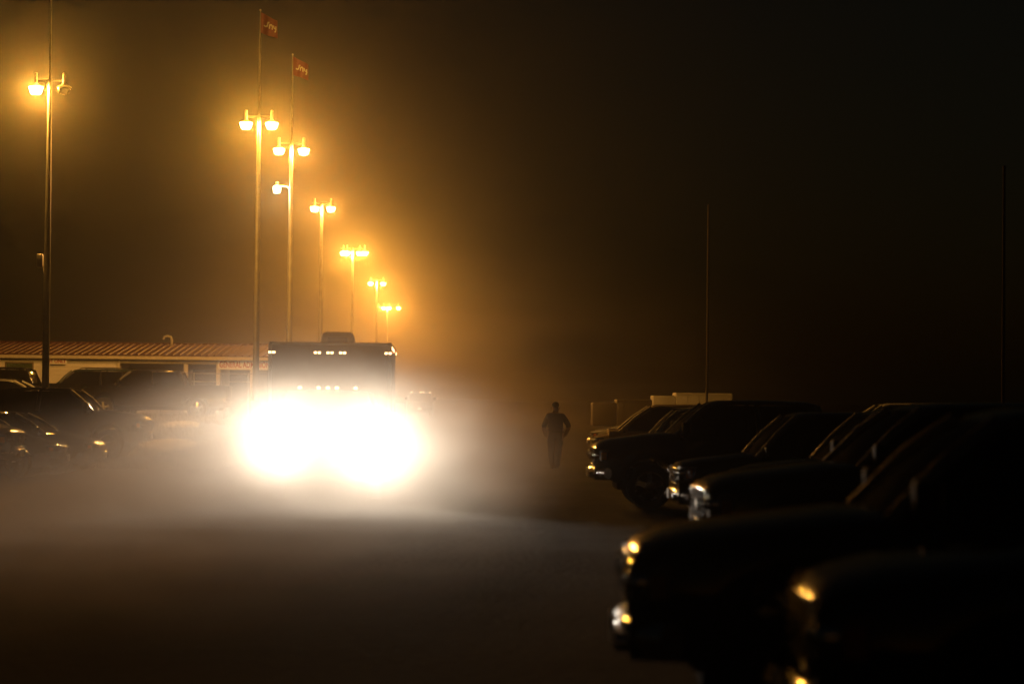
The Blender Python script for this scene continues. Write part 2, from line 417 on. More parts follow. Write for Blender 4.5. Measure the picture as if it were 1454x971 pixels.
    for i in range(N + 1):
        u = -1 + 2 * i / N; y = u * W / 2 * .97; x = hx + .07 - .16 * abs(u) ** 3.2 - (.08 if abs(u) > .98 else 0)
        rings.append([Vector((x - .05 + .07 * math.cos(q), y, bz + .1 * math.sin(q))) for q in [k * PI / 5 for k in range(10)]])
    fb = sub('front_bumper', loft(nb(), rings), CHROME if chrome else P, 40)
    sub('licence_plate', bx((hx + .085, -.155, bz - .07), (hx + .1, .155, bz + .08), .004), PLATE, None, fb)
    for s in (1, -1):
        sub('fog_light', lathe(nb(), [(.03, hx + .09), (.05, hx + .085), (.055, hx - .02)], 12, 'X', (0, s * W * .33, bz - .03)), CHROME, 40, fb)
    gh = T['head']; g0, g1 = gh - T['hh'] * .8, min(gh + T['hh'] * .75, T['hood'] - .12)
    gw = W * .27
    gr = sub('grille', bx((hx - .06, -gw, g0), (hx + .012, gw, g1), .012), TRIM)
    nbars = 5 if T['bed'] else 4
    barm = None
    for k in range(nbars):
        z = g0 + (g1 - g0) * (k + .5) / nbars
        if barm is None:
            q = obj('grille_bar', bx((0, -gw + .02, -.012), (.02, gw - .02, .012), .006), TRIM, gr, 60, (hx + .008, 0, z)); barm = q.data
        else: obj('grille_bar', barm, None, gr, None, (hx + .008, 0, z))
    sub('grille_surround', box(box(box(box(nb(), (hx - .02, -gw - .03, g0 - .03), (hx + .02, gw + .03, g0 - .002), .008), (hx - .02, -gw - .03, g1 + .002), (hx + .02, gw + .03, g1 + .03), .008),
        (hx - .02, -gw - .035, g0 - .03), (hx + .018, -gw - .003, g1 + .03), .008), (hx - .02, gw + .003, g0 - .03), (hx + .018, gw + .035, g1 + .03), .008), CHROME if chrome else P, 60, gr)
    sub('emblem', lathe(nb(), [(.02, hx + .036), (.055, hx + .034), (.06, hx + .02)], 14, 'X', (0, 0, (g0 + g1) / 2)), CHROME, 40, gr)
    for s in (1, -1):
        y0, y1 = s * (gw + .06), s * (W / 2 * .9)
        ctr = (y0 + y1) / 2; hwid = abs(y1 - y0) / 2; hh = T['hh'] / 2
        bm = nb()
        # housing wraps back round the wing
        rings = []
        for u, xo in ((0, .005), (.4, .0), (.75, -.045), (1, -.12), (1.12, -.27)):
            y = y0 + (y1 - y0) * min(u, 1.06); x = hx + xo
            rings.append([Vector((x - .1, y, gh - hh)), Vector((x, y, gh - hh)), Vector((x + .012, y, gh)), Vector((x - .01, y, gh + hh)), Vector((x - .1, y, gh + hh))])
        hl = sub('headlight', loft(bm, rings), mat('headlight_housing', (.03, .03, .03), .3, coat=1), 30)
        for u in (.3, .68): sub('reflector', lathe(nb(), [(.01, hx + .06 - .06 * u), (hh * .45, hx + .05 - .06 * u), (hh * .72, hx + .004 - .06 * u), (hh * .75, hx - .05 - .06 * u)], 14, 'X', (0, y0 + (y1 - y0) * u, gh)), CHROME, 60, hl)
        sub('headlight_lens', lathe(nb(), [(.015, hx + .075), (hh * .5, hx + .068), (hh * .85, hx + .035), (hh * .9, hx - .03)], 16, 'X', (0, y0 + (y1 - y0) * .3, gh)), (glow('headlight_glow', (1, .95, .88), 60, .15) if lit else LENS), 60, hl)
        sub('turn_signal', bx((hx - .2, y1 + s * .005 - .012, gh - hh * .8), (hx - .1, y1 + s * .022 + .012, gh + hh * .5), .01), AMBER, None, hl)
        # tail lights
        tz = belt - .28
        sub('tail_light', bx((-hx - .012, s * W / 2 * .78 - .07, tz - .12), (-hx + .06, s * W / 2 * .78 + .07, tz + .16), .015), TAIL, 60)
    sub('rear_bumper', bx((-hx - .1, -W / 2 * .93, bz - .1), (-hx + .06, W / 2 * .93, bz + .08), .03), CHROME if chrome else P, 60)
    if T['bed']:
        bm = nb(); a0, a1 = -hx + .02, rgb - .09
        for s in (1, -1):
            loft(bm, [[Vector((x, s * W / 2 * .9, .84)), Vector((x, s * W / 2 * .995, .84)), Vector((x, s * W / 2, 1.05)), Vector((x, s * W / 2 * .985, belt - .02)), Vector((x, s * W / 2 * .96, belt + .01)), Vector((x, s * W / 2 * .9, belt + .01))] for x in (a0, a1)])
        box(bm, (a1 - .05, -W / 2 * .9, .85), (a1, W / 2 * .9, belt - .01))
        sub('cargo_bed', bm, P, 35)
        tg = sub('tailgate', bx((-hx - .02, -W / 2 * .9, .8), (-hx + .05, W / 2 * .9, belt), .015), P, 60)
        sub('tailgate_handle', bx((-hx - .035, -.12, 1.1), (-hx - .015, .12, 1.16), .006), CHROME, None, tg)
    if rack:
        for s in (1, -1):
            sub('roof_rail', tube(nb(), [(wst - .2, s * yt * .85, H + .02), (wst - .3, s * yt * .85, H + .06), (rgt + .3, s * yt * .85, H + .06), (rgt + .2, s * yt * .85, H + .02)], .018, 6), CHROME, 60)
    if roof_lamps:
        for y in (-.52, -.17, 0, .17, .52):
            sub('roof_lamp', bx((wst - .12, y - .05, H + .015), (wst + .02, y + .05, H + .055), .015), AMBER, 60)
    return root

# ------------------------------------------------------------------ towing pickup and trailer
MARK = glow('marker_lamp_amber', (1, .6, .26), 5)
MARKR = glow('marker_lamp_red', (1, .2, .08), 10)
TRUCK_H = -PI / 2 + math.radians(4.5)
truck_nose = Vector((-3.33, 43.9, 0))
TR = make_car('pickup', 'charcoal', truck_nose, TRUCK_H, 'pickup_truck', 'pickup truck with blazing headlights and amber cab lamps towing the tall trailer', 'pickup', scale=1.06, lit=True)
T = TYPES['pickup']; hx = T['L'] / 2
for y in (-.5, -.165, 0, .165, .5):
    ml = obj('cab_lamp', bx((T['wsx'] - .1, y - .035, T['H'] + .025), (T['wsx'] + .02, y + .035, T['H'] + .075), .015), MARK, TR, 60)
for s in (-1, 1):
    o = lamp_light('SPOT', HEAD_W, (1.0, .9, .77), (hx + .1, s * .8, T['head']), .09, TR, 'headlight_beam')
    o.data.spot_size = math.radians(70); o.data.spot_blend = 1.0
    o.rotation_euler = (math.radians(90 - 1), 0, -PI / 2 + math.radians(-3))
    # mirror of the tow pickup on a long arm
    m = obj('tow_mirror', bx((T['cowlx'] - .2, s * 1.28 - .1, T['belt'] + .05), (T['cowlx'] - .08, s * 1.28 + .1, T['belt'] + .4), .03), TRIM, TR, 60)
    obj('mirror_arm', tube(nb(), [(T['cowlx'] - .14, s * .95, T['belt'] + .1), (T['cowlx'] - .14, s * 1.22, T['belt'] + .15)], .02, 6), TRIM, m, 60)

def build_trailer():
    X0, X1, Y0, Y1, Z0, Z1 = -1.25, 1.25, 0, 7.6, .5, 3.0
    root = empty('enclosed_trailer', (-3.76, 50.0, 0), math.radians(2.0))
    tag(root, 'tall enclosed trailer with a rooftop air conditioner and amber lamps, towed by a pickup', 'trailer')
    WH = mat('trailer_skin', (.2, .16, .12), .45, var=.1, coat=.3, scale=2)
    bm = bx((X0, Y0, Z0), (X1, Y1, Z1), .05); obj('box', bm, WH, root, 40)
    AL = mat('aluminium_trim', (.6, .6, .58), .3, .9)
    # side and front sheets with proud seams
    for i in range(1, 7):
        y = Y1 * i / 7
        for s in (-1, 1): obj('seam_strip', bx((s * 1.253 - .004, y - .02, Z0 + .06), (s * 1.253 + .004, y + .02, Z1 - .06)), AL, root)
    for x in (-.42, .42): obj('seam_strip', bx((x - .02, Y0 - .006, Z0 + .3), (x + .02, Y0 + .004, Z1 - .08)), WH, root)
    for s in (-1, 1):
        obj('corner_trim', bx((s * 1.235 - .04, Y0 - .022, Z0), (s * 1.235 + .04, Y0 + .05, Z1 - .03), .012), AL, root, 60)
        obj('roof_rail', bx((s * 1.225 - .04, Y0 + .03, Z1 - .05), (s * 1.225 + .045, Y1, Z1 + .02), .01), AL, root, 60)
    obj('roof_edge', bx((X0 + .05, Y0 - .015, Z1 - .045), (X1 - .05, Y0 + .06, Z1 + .012), .01), AL, root, 60)
    obj('stone_guard', bx((X0 + .05, Y0 - .02, Z0 + .02), (X1 - .05, Y0 - .001, Z0 + .6), .004), AL, root, 60)
    # air conditioner
    bm = nb(); loft(bm, [[Vector((sx * w, 4.6 + sy * l, Z1 + z)) for sx, sy in ((-1, -1), (1, -1), (1, 1), (-1, 1))] for w, l, z in ((.36, .5, 0), (.37, .52, .05), (.36, .5, .24), (.31, .42, .34))])
    bmesh.ops.bevel(bm, geom=list(bm.edges), offset=.03, segments=2, affect='EDGES')
    ac = obj('air_conditioner', bm, mat('aircon_shell', (.3, .29, .27), .5), root, 50)
    for k in range(5): obj('louvre', bx((-.22, 4.05, Z1 + .07 + k * .03), (.22, 4.085, Z1 + .085 + k * .03)), TRIM, ac)
    # lamps
    for x in (-1.2, -.26, 0, .26, 1.2):
        h = obj('marker_lamp', bx((x - .085, Y0 - .04, 2.76), (x + .085, Y0 - .022, 2.83), .006), CHROME, root)
        for s in (-.04, .04): obj('lens', bx((x + s - .03, Y0 - .055, 2.772), (x + s + .03, Y0 - .041, 2.818), .006), MARK, h)
    for i, y in enumerate((.25, 1.9, 3.2, 6.6)):
        obj('side_lamp', bx((1.271, y - .06, 2.87), (1.29, y + .06, 2.94), .006), MARKR if i == 2 else MARK, root)
    # axles, wheels, tongue
    ty, rim = wheel_meshes(.34)
    for y in (4.3, 5.15):
        for s in (-1, 1):
            w = empty('wheel', (s * 1.16, y, .34), -PI / 2 if s > 0 else PI / 2); w.parent = root
            obj('tyre', ty, None, w); obj('rim', rim, None, w)
        obj('axle', tube(nb(), [(-1.1, y, .34), (1.1, y, .34)], .045, 8), STEEL, root, 60)
    for s in (-1, 1): obj('fender', bx((s * 1.14 - .16, 3.85, .72), (s * 1.14 + .16, 5.6, .76), .015), AL, root, 60)
    bm = tube(nb(), [(-.55, .05, .5), (0, -.35, .52)], .05, 6); tube(bm, [(.55, .05, .5), (0, -.35, .52)], .05, 6); obj('tongue', bm, STEEL, root, 60)
    dr = obj('side_door', bx((1.256, 1.0, .62), (1.272, 1.75, 2.5), .006), WH, root); obj('door_handle', bx((1.273, 1.05, 1.4), (1.3, 1.12, 1.6), .008), CHROME, dr, 60)
    bm = bx((-1.18, Y1 + .002, .55), (1.18, Y1 + .05, 2.9), .01); obj('ramp_door', bm, WH, root)
    for s in (-1, 1): obj('tail_light', bx((s * 1.0 - .1, Y1 + .052, .75), (s * 1.0 + .1, Y1 + .075, .85), .006), TAIL, root)
build_trailer()

# ------------------------------------------------------------------ parked vehicles, right row (noses into the lane)
def park(kind, hue, px, d, heading, name, label, cat, gp, **kw):
    p = at(px, 560, d); p.z = gz(p.x, p.y) - .01
    return make_car(kind, hue, p, heading, name, label, cat, gp, **kw)
RG = 'vehicles parked along the right of the lane'
park('pickup', 'black', 1140, 10.9, PI - .04, 'parked_pickup', 'black pickup with its chrome headlight and bumper catching amber light, parked foremost in its row', 'pickup', RG)
park('pickup', 'black', 894, 13.9, PI - .03, 'parked_pickup', 'black pickup with a long smooth hood, second in the parked row', 'pickup', RG, sheen=True, scale=.99)
park('pickup', 'black', 994, 23.5, PI + .04, 'parked_pickup', 'dark pickup with a bright chrome bumper behind the long smooth hood', 'pickup', RG, sheen=True)
park('suv', 'black', 1034, 31, PI, 'parked_suv', 'dark sport utility vehicle set back behind the dark pickup with chrome bumper', 'suv', RG, sheen=True, scale=.98)
park('suv', 'navy', 958, 36, PI + .03, 'parked_suv', 'compact dark sport utility vehicle with two sheening windscreen pillars', 'suv', RG, sheen=True, scale=.94)
park('pickup', 'black', 842, 43, PI + .02, 'parked_pickup', 'large black pickup with square cab, its nose farthest out into the lane', 'pickup', RG, chrome=True)
park('suv', 'grey', 850, 53, PI, 'parked_suv', 'grey sport utility vehicle just beyond the large black pickup', 'suv', RG, scale=.93)
park('minivan', 'tan', 843, 66, PI, 'parked_minivan', 'tan minivan with pale roof beyond the grey sport utility vehicle', 'minivan', RG, chrome=False)
park('minivan', 'white', 1158, 62, PI - .05, 'parked_minivan', 'white minivan whose pale roof shows over the dark vehicles', 'minivan', RG, chrome=False, scale=1.06)
park('sedan', 'silver', 838, 84, PI, 'parked_sedan', 'silver sedan far down the row past the tan minivan', 'sedan', RG)

# left lot (behind the lane's other edge)
LG = 'vehicles parked on the left of the lane'
park('pickup', 'charcoal', 27, 52, 0, 'parked_pickup', 'charcoal pickup of which only the chrome nose shows, beside two low sedans', 'pickup', LG)
park('sedan', 'navy', 93, 54.6, 0, 'parked_sedan', 'dark low sedan parked between the chrome pickup nose and another sedan', 'sedan', LG, chrome=False)
park('sedan', 'black', 146, 57.5, 0, 'parked_sedan', 'black sedan with a curved glinting roof parked before the tall crew pickup', 'sedan', LG, chrome=False)
park('pickup', 'black', 212, 68, 0, 'parked_pickup', 'tall black crew pickup with see-through windows at the foot of the lamp post', 'pickup', LG, chrome=False, scale=1.03)
park('suv', 'green', 42, 99.6, PI, 'parked_suv', 'big dark green sport utility vehicle before the white siding', 'suv', LG, rack=True, scale=1.03)
park('pickup', 'charcoal', 118, 96, PI, 'parked_pickup', 'dark crew pickup with its tail to the lane before the open porch', 'pickup', LG)
park('pickup', 'black', -100, 95.4, PI, 'parked_pickup', 'black pickup with amber roof lamps under the green screened window', 'pickup', LG, roof_lamps=True, scale=1.02)
park('sedan', 'silver', 100, 92, 0, 'parked_sedan', 'silver sedan with a shining arched roof beside the lamp post', 'sedan', LG, scale=1.04)
far = park('pickup', 'grey', 596, 190, -PI / 2, 'parked_pickup', 'far grey pickup with a row of lit amber cab lamps beyond the trailer', 'pickup', None)
for y in (-.72, 0, .22, .74):
    obj('cab_lamp', bx((T['wsx'] - .1, y - .06, T['H'] - .01), (T['wsx'] + .02, y + .06, T['H'] + .07), .012), glow('far_marker_lamp', (1, .7, .4), 4), far, 60)

# ------------------------------------------------------------------ lamp posts
LIT = glow('sodium_refractor_glow', (1.0, .62, .22), 30, .3)
UNLIT = glass('refractor_glass', (.75, .72, .62), rough=.12)
HOOD = mat('lamp_hood', (.5, .48, .44), .45, .5)
def fixture(root, x, y, z, lit, k=1.0, tilt=0):
    """ballast above the arm, flared hood and glass bowl under it"""
    ba = obj('ballast', lathe(nb(), [(.03, .2), (.05, .18), (.055, .0), (.05, -.1), (.07, -.14)], 12, 'Z', (x, y, z)), HOOD, root, 40)
    obj('lamp_hood', lathe(nb(), [(.07, -.139), (.1, -.17), (.2, -.21), (.225, -.235), (.215, -.236), (.1, -.19), (.05, -.16)], 20, 'Z', (x, y, z)), HOOD, ba, 40)
    obj('lamp_bowl', lathe(nb(), [(.212, -.238), (.205, -.29), (.17, -.4), (.13, -.45), (.04, -.465)], 20, 'Z', (x, y, z)), LIT if lit else UNLIT, root, 60)
    if lit:
        lamp_light('POINT', LAMP_W * k * random.uniform(.8, 1.15), (1, SODIUM[1] * random.uniform(.92, 1.1), SODIUM[2] * random.uniform(.7, 1.3)), (x, y, z - .35), .1, root)
def lamp_post(px, py, d, label, lamps, top=11.0, flag=False, rows=1, power=1.0):
    """px/py = pixel of the crossarm; lamps = [(offset m, lit)]"""
    p = at(px, py, d); g = gz(p.x, p.y); H = p.z - g
    root = empty('lamp_post', (p.x, p.y, g - .03)); tag(root, label, 'lamp post', 'lamp posts along the lot')
    obj('pole', tube(nb(), [(0, 0, 0), (0, 0, H * .5), (0, 0, H + .03)], [.12, .095, .06], 16), STEEL, root, 60)
    obj('base_plate', bx((-.2, -.2, .0), (.2, .2, .06), .01), STEEL, root)
    w = max(abs(o) for o, _ in lamps)
    obj('crossarm', tube(nb(), [(-w, 0, H - .02), (w, 0, H - .02)], .03, 8), STEEL, root, 60)
    for i, (o, l) in enumerate(lamps): fixture(root, o, -.08 if len(lamps) < 3 else (-.1 if i % 2 else .1), H, l, power)
    if flag:
        obj('flagpole', tube(nb(), [(0, 0, H + .03), (.0, 0, H + 2), (.0, 0, flag - g)], [.035, .03, .018], 8), STEEL, root, 60)
        obj('finial', lathe(nb(), [(.005, .05), (.03, .03), (.035, .0), (.01, -.03)], 10, 'Z', (0, 0, flag - g + .03)), HOOD, root, 60)
    return root, p, H
P1 = lamp_post(71, 112, 72, 'lamp post with one lit and one dark lamp and a flagpole on top', [(-.4, True), (.44, False)], flag=15.3, power=2.1)
# horn loudspeaker on post 1
bm = bx((-.3, -.12, 5.45), (-.13, .1, 5.85), .02); hs = obj('speaker_box', bm, STEEL, P1[0], 60)
obj('speaker_bracket', tube(nb(), [(-.13, 0, 5.5), (-.1, 0, 5.3), (-.02, 0, 5.3)], .02, 6), STEEL, hs, 60)
P2 = lamp_post(368, 164, 81.5, 'lamp post before the porch with two lit lamps below a flying red flag', [(-.43, True), (.44, True)], flag=14.9)
P3 = lamp_post(414, 202, 91, 'lamp post with twin lit lamps, a small bracket lamp and a red flag', [(-.46, True), (.47, True)], flag=14.75, power=1.0)
P4 = lamp_post(457, 287, 118, 'lamp post with two lit lamps and no flag, next past the bracket lamp post', [(-.34, True), (.46, True)])
P5 = lamp_post(501, 352, 155, 'four headed lamp post standing over the trailer roof', [(-.6, True), (-.36, True), (.45, True), (.78, True)], power=1.15)
P6 = lamp_post(535, 397, 199, 'two headed lamp post between the four headed and the farthest lamp posts', [(-.5, True), (.54, True)], power=1.7)
P7 = lamp_post(550, 433, 258, 'farthest lamp post of the row with three lit heads and one dark', [(-.95, False), (-.38, True), (.2, True), (1.2, True)], power=1.4)
# bracket lamp on post 3
root, p, H = P3; s3 = FPX / 91; zb3 = H - (268 - 202) / s3
bm = tube(nb(), [(-.02, -.05, zb3 - .25), (-.04, -.1, zb3 - .02), (-.15, -.1, zb3 + .1), (-.5, -.1, zb3 + .12)], .025, 8); br = obj('bracket_arm', bm, HOOD, root, 60)
bh = obj('bracket_lamp', lathe(nb(), [(.04, .27), (.06, .24), (.06, .16), (.1, .12), (.15, .09), (.14, .088)], 14, 'Z', (-.52, -.1, zb3)), HOOD, root, 40)
obj('lamp_bowl', lathe(nb(), [(.142, .086), (.16, .0), (.12, -.16), (.03, -.17)], 16, 'Z', (-.52, -.1, zb3)), glow('bracket_glow', (1, .8, .5), 6, .35), bh, 60)
lamp_light('POINT', LAMP_W * .25, (1, .66, .3), (-.52, -.1, zb3 - .04), .08, root)

# flags: red cloth with a white monogram
def flag_cloth(post, p, top, label, ph=0.0):
    X, Y = p.x, p.y
    RED = mat('red_flag_cloth', (.13, .012, .01), .8, var=.2, scale=6); WHT = mat('white_flag_print', (.5, .47, .4), .8)
    root = empty('flag', (X + .022, Y, top - .06)); tag(root, label, 'flag', 'red flags on the lamp posts')
    W_, H_ = .62, .7
    def pt(u, v, off=0):
        return Vector((u * W_ * .92, -(.11 * math.sin(u * 7.5 + v * 1.6 + ph) + .03 * math.sin(u * 13 + ph)) * (.2 + u) - off, -v * H_ - .3 * u * (1 - .35 * v)))
    def sheet(u0, u1, v0, v1, off, nu, nv):
        bm = nb()
        for s in (0, 1):
            g = [[bm.verts.new(pt(u0 + (u1 - u0) * i / nu, v0 + (v1 - v0) * j / nv, off + s * .004)) for i in range(nu + 1)] for j in range(nv + 1)]
            for j in range(nv):
                for i in range(nu): bm.faces.new((g[j][i], g[j][i + 1], g[j + 1][i + 1], g[j + 1][i]))
        return bm
    obj('cloth', sheet(0, 1, 0, 1, 0, 14, 10), RED, root, 180)
    bm = nb()
    def stroke(pts, w=.035):
        for s in (-.006, .010):
            for (a, b) in zip(pts, pts[1:]):
                da = Vector((b[0] - a[0], b[1] - a[1])).normalized(); n = Vector((-da.y, da.x)) * w
                q = [bm.verts.new(pt(a[0] + n.x * e, a[1] + n.y * e, s)) for e in (-1, 1)] + [bm.verts.new(pt(b[0] + n.x * e, b[1] + n.y * e, s)) for e in (1, -1)]
                bm.faces.new(q)
    stroke([(.18, .58), (.3, .6), (.38, .5), (.4, .34), (.48, .3)]); stroke([(.48, .62), (.52, .4), (.64, .36), (.68, .5), (.66, .62)]); stroke([(.74, .36), (.8, .52), (.9, .5)]); stroke([(.9, .36), (.9, .6), (.84, .72)])
    obj('monogram', bm, WHT, root)
flag_cloth(P2[0], P2[1], 14.9, 'red flag with white monogram flying clear on the nearer flagpole')
flag_cloth(P3[0], P3[1], 14.75, 'faint red flag with white monogram above the bracket lamp post', 2.1)

# ------------------------------------------------------------------ building on the left
def build_building():
    D = 106.0; g = 1.0; s = FPX / D
    X = lambda px: at(px, 505, D).x
    Z = lambda py: at(200, py, D).z
    x0, x1, xs = X(-60), X(505), X(166)
    eave, ridge, sof = Z(505), Z(505) + .62, Z(516)
    root = empty('ticket_building', ((x0 + x1) / 2, D, g - .05)); tag(root, 'long low white building with a red ribbed metal roof and open porch', 'building')
    cx = (x0 + x1) / 2
    def part(n, a, b, m, par=root, bev=0): return obj(n, bx((a[0] - cx, a[1] - D, a[2] - g + .05), (b[0] - cx, b[1] - D, b[2] - g + .05), bev), m, par, 60 if bev else None)
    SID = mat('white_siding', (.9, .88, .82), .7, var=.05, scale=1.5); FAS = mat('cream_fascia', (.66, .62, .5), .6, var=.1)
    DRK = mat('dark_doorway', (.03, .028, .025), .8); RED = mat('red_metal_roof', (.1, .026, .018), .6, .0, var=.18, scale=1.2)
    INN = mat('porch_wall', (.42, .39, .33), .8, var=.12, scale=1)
    # front wall (left block) of clapboards with a window opening
    wx0, wx1, wz0, wz1 = X(9), X(46), Z(541), Z(517.5)
    part('wall', (x0, D + .06, g - .1), (xs, D + .3, eave - .02), SID)
    n = 14; top = eave - .2; bot = g + .05
    for k in range(n):
        z0 = bot + (top - bot) * k / n; z1 = bot + (top - bot) * (k + 1) / n - .012
        segs = [(x0, xs)] if z1 < wz0 or z0 > wz1 else [(x0, wx0 - .06), (wx1 + .06, xs)]
        for a, b in segs: part('clapboard', (a, D + .02, z0), (b, D + .075 - .02, z1), SID)
    fr = part('window', (wx0 - .06, D - .01, wz0 - .06), (wx1 + .06, D + .05, wz0), mat('window_trim', (.2, .16, .1), .6))
    part('window_frame', (wx0 - .06, D - .011, wz1), (wx1 + .06, D + .05, wz1 + .06), _mats['window_trim'], fr)
    for q in (wx0 - .06, wx1): part('window_frame', (q, D - .009, wz0), (q + .06, D + .05, wz1), _mats['window_trim'], fr)
    part('pane', (wx0, D + .03, wz0), (wx1, D + .045, wz1), mat('green_screen', (.16, .26, .09), .6, var=.2), fr)
    bm = nb(); nn = 22
    for k in range(-8, nn):
        a = k / nn * (wx1 - wx0)
        for sg in (0, 1):
            u0, u1 = a, a + (wz1 - wz0); zz0, zz1 = (wz0, wz1) if sg else (wz1, wz0)
            U0, U1 = max(0, u0), min(wx1 - wx0, u1)
            if U1 <= U0: continue
            f = lambda u: zz0 + (zz1 - zz0) * (u - u0) / (u1 - u0)
            tube(bm, [(wx0 + U0 - cx, .022, f(U0) - g + .05), (wx0 + U1 - cx, .022, f(U1) - g + .05)], .007, 4)
    obj('screen_wires', bm, TRIM, fr)
    # corner post of the porch, downpipe, back wall with two dark doorways
    part('corner_post', (xs, D - .03, g - .1), (xs + .14, D + .29, eave - .2), FAS, bev=.01)
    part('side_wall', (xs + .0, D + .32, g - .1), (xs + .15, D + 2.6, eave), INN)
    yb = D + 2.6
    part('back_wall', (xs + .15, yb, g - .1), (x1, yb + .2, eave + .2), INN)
    for a, b in ((263, 300), (317, 354), (372, 410), (425, 470)):
        A, B = X(a), X(b)
        dr = part('doorway', (A, yb - .03, g), (B, yb - .005, Z(523)), DRK)
        part('door_frame', (A - .1, yb - .06, g), (A, yb - .002, Z(523)), INN, dr)
        part('lintel', (A - .1, yb - .06, Z(523)), (B + .1, yb - .002, Z(523) + .1), INN, dr)
        part('counter', (A, yb - .3, Z(541)), (B, yb - .031, Z(541) + .05), FAS, dr)
    for a in (188, 264, 310, 358, 420, 495):
        if a > 260: part('porch_post', (X(a) - .09, D + .02, g - .1), (X(a) + .09, D + .2, sof), FAS, bev=.01)
    part('porch_beam', (xs + .141, D - .02, sof), (x1, D + .22, sof + .27), FAS, bev=.01)
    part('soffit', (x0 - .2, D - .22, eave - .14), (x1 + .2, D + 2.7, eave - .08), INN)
    part('gutter', (x0 - .3, D - .36, eave - .17), (x1 + .3, D - .225, eave + .0), FAS, bev=.02)
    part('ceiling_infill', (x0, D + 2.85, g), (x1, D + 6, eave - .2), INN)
    # roof of single ribbed sheets
    pw = .92; nsh = int((x1 - x0 + .6) / pw) + 1
    y0, y1 = D - .4, D + 5.0; z0, z1 = eave + .01, ridge
    bm = nb(); xp = 0; prof = []
    for k in range(3):
        b = k * pw / 3
        prof += [(b, 0), (b + .2, 0), (b + .225, .045), (b + .265, .045), (b + .29, 0)]
    prof.append((pw - .004, 0))
    for t in (0, 1):
        pass
    rings = [[Vector((u, (y0 if t == 0 else y1) - D, (z0 if t == 0 else z1) + w - g + .05)) for u, w in prof] + [Vector((u, (y0 if t == 0 else y1) - D, (z0 if t == 0 else z1) - .02 - g + .05)) for u, w in prof[::-1]] for t in (0, 1)]
    first = obj('roof_sheet', loft(bm, rings), RED, root, None, (x0 - .3 - cx, 0, 0))
    for k in range(1, nsh): obj('roof_sheet', first.data, None, root, None, (x0 - .3 - cx + k * pw, 0, .004 * (k % 2)))
    part('ridge_cap', (x0 - .3, y1 - .12, z1 - .06), (x1 + .3, y1 + .15, z1 + .07), RED, bev=.02)
    # gooseneck vent
    vx = X(213) + .35; vy = D + 4.2; vz = ridge - .1 - g + .05
    obj('roof_vent', tube(nb(), [(vx - cx, vy - D, vz), (vx - cx, vy - D, vz + .3), (vx - .05 - cx, vy - D, vz + .42), (vx - .2 - cx, vy - D, vz + .46), (vx - .34 - cx, vy - D, vz + .42), (vx - .38 - cx, vy - D, vz + .3)][::-1], .055, 10), mat('vent_pipe', (.6, .58, .5), .5), root, 60)
    # signs
    def sign(px0, px1, py0, py1, txt, label, y, width=.93):
        a, b, z0, z1 = X(px0), X(px1), Z(py1), Z(py0)
        r = empty('sign', ((a + b) / 2, y, (z0 + z1) / 2)); tag(r, label, 'sign')
        w, h = b - a, z1 - z0
        obj('board', bx((-w / 2, -.03, -h / 2), (w / 2, 0, h / 2), .004), mat('sign_white', (.9, .89, .85), .5, var=.05), r)
        me = text_mesh(txt, h * .85, .004, w * width); me.materials.append(mat('sign_red_lettering', (.42, .015, .012), .5))
        t = bpy.data.objects.new('lettering', me); COL.objects.link(t); t.parent = r; t.location = (0, -.034, 0); t.rotation_euler = (PI / 2, 0, 0)
    sign(309.5, 386, 510, 523.5, 'GENERAL ADMISSION', 'white sign with red lettering GENERAL ADMISSION on the porch beam', D - .035)
    sign(63, 96, 509.5, 518.5, 'EXIT ONLY', 'white sign with red lettering EXIT ONLY on the siding', D - .12)
build_building()

# ------------------------------------------------------------------ wire fence before the porch
def build_fence():
    y = 103.2; X = lambda px: at(px, 560, y).x
    xs = [X(p) for p in (140, 183, 229, 275, 313, 352, 392)]
    root = empty('wire_fence', ((xs[0] + xs[-1]) / 2, y, gz(xs[0], y) - .05)); tag(root, 'wire mesh fence on thin posts in front of the porch', 'fence')
    c = (xs[0] + xs[-1]) / 2
    for x in xs: obj('post', tube(nb(), [(x - c, 0, 0), (x - c, 0, 1.9)], .035, 8), STEEL, root, 60)
    obj('rail', tube(nb(), [(xs[0] - c, -.005, 1.86), (xs[-1] - c, -.005, 1.86)], .02, 6), STEEL, root, 60)
    bm = nb(); w = xs[-1] - xs[0]; st = .16; h = 1.8
    for k in range(int(-h / st), int(w / st)):
        for sg in (0, 1):
            u0, u1 = max(0, k * st), min(w, k * st + h)
            if u1 <= u0: continue
            f = lambda u: .04 + (u - k * st if sg else h - (u - k * st))
            a = Vector((xs[0] - c + u0, 0, f(u0))); b = Vector((xs[0] - c + u1, 0, f(u1)))
            tube(bm, [a, b], .0025, 3, False)
    o = obj('wire_mesh', bm, STEEL, root); o['kind'] = 'stuff'
build_fence()

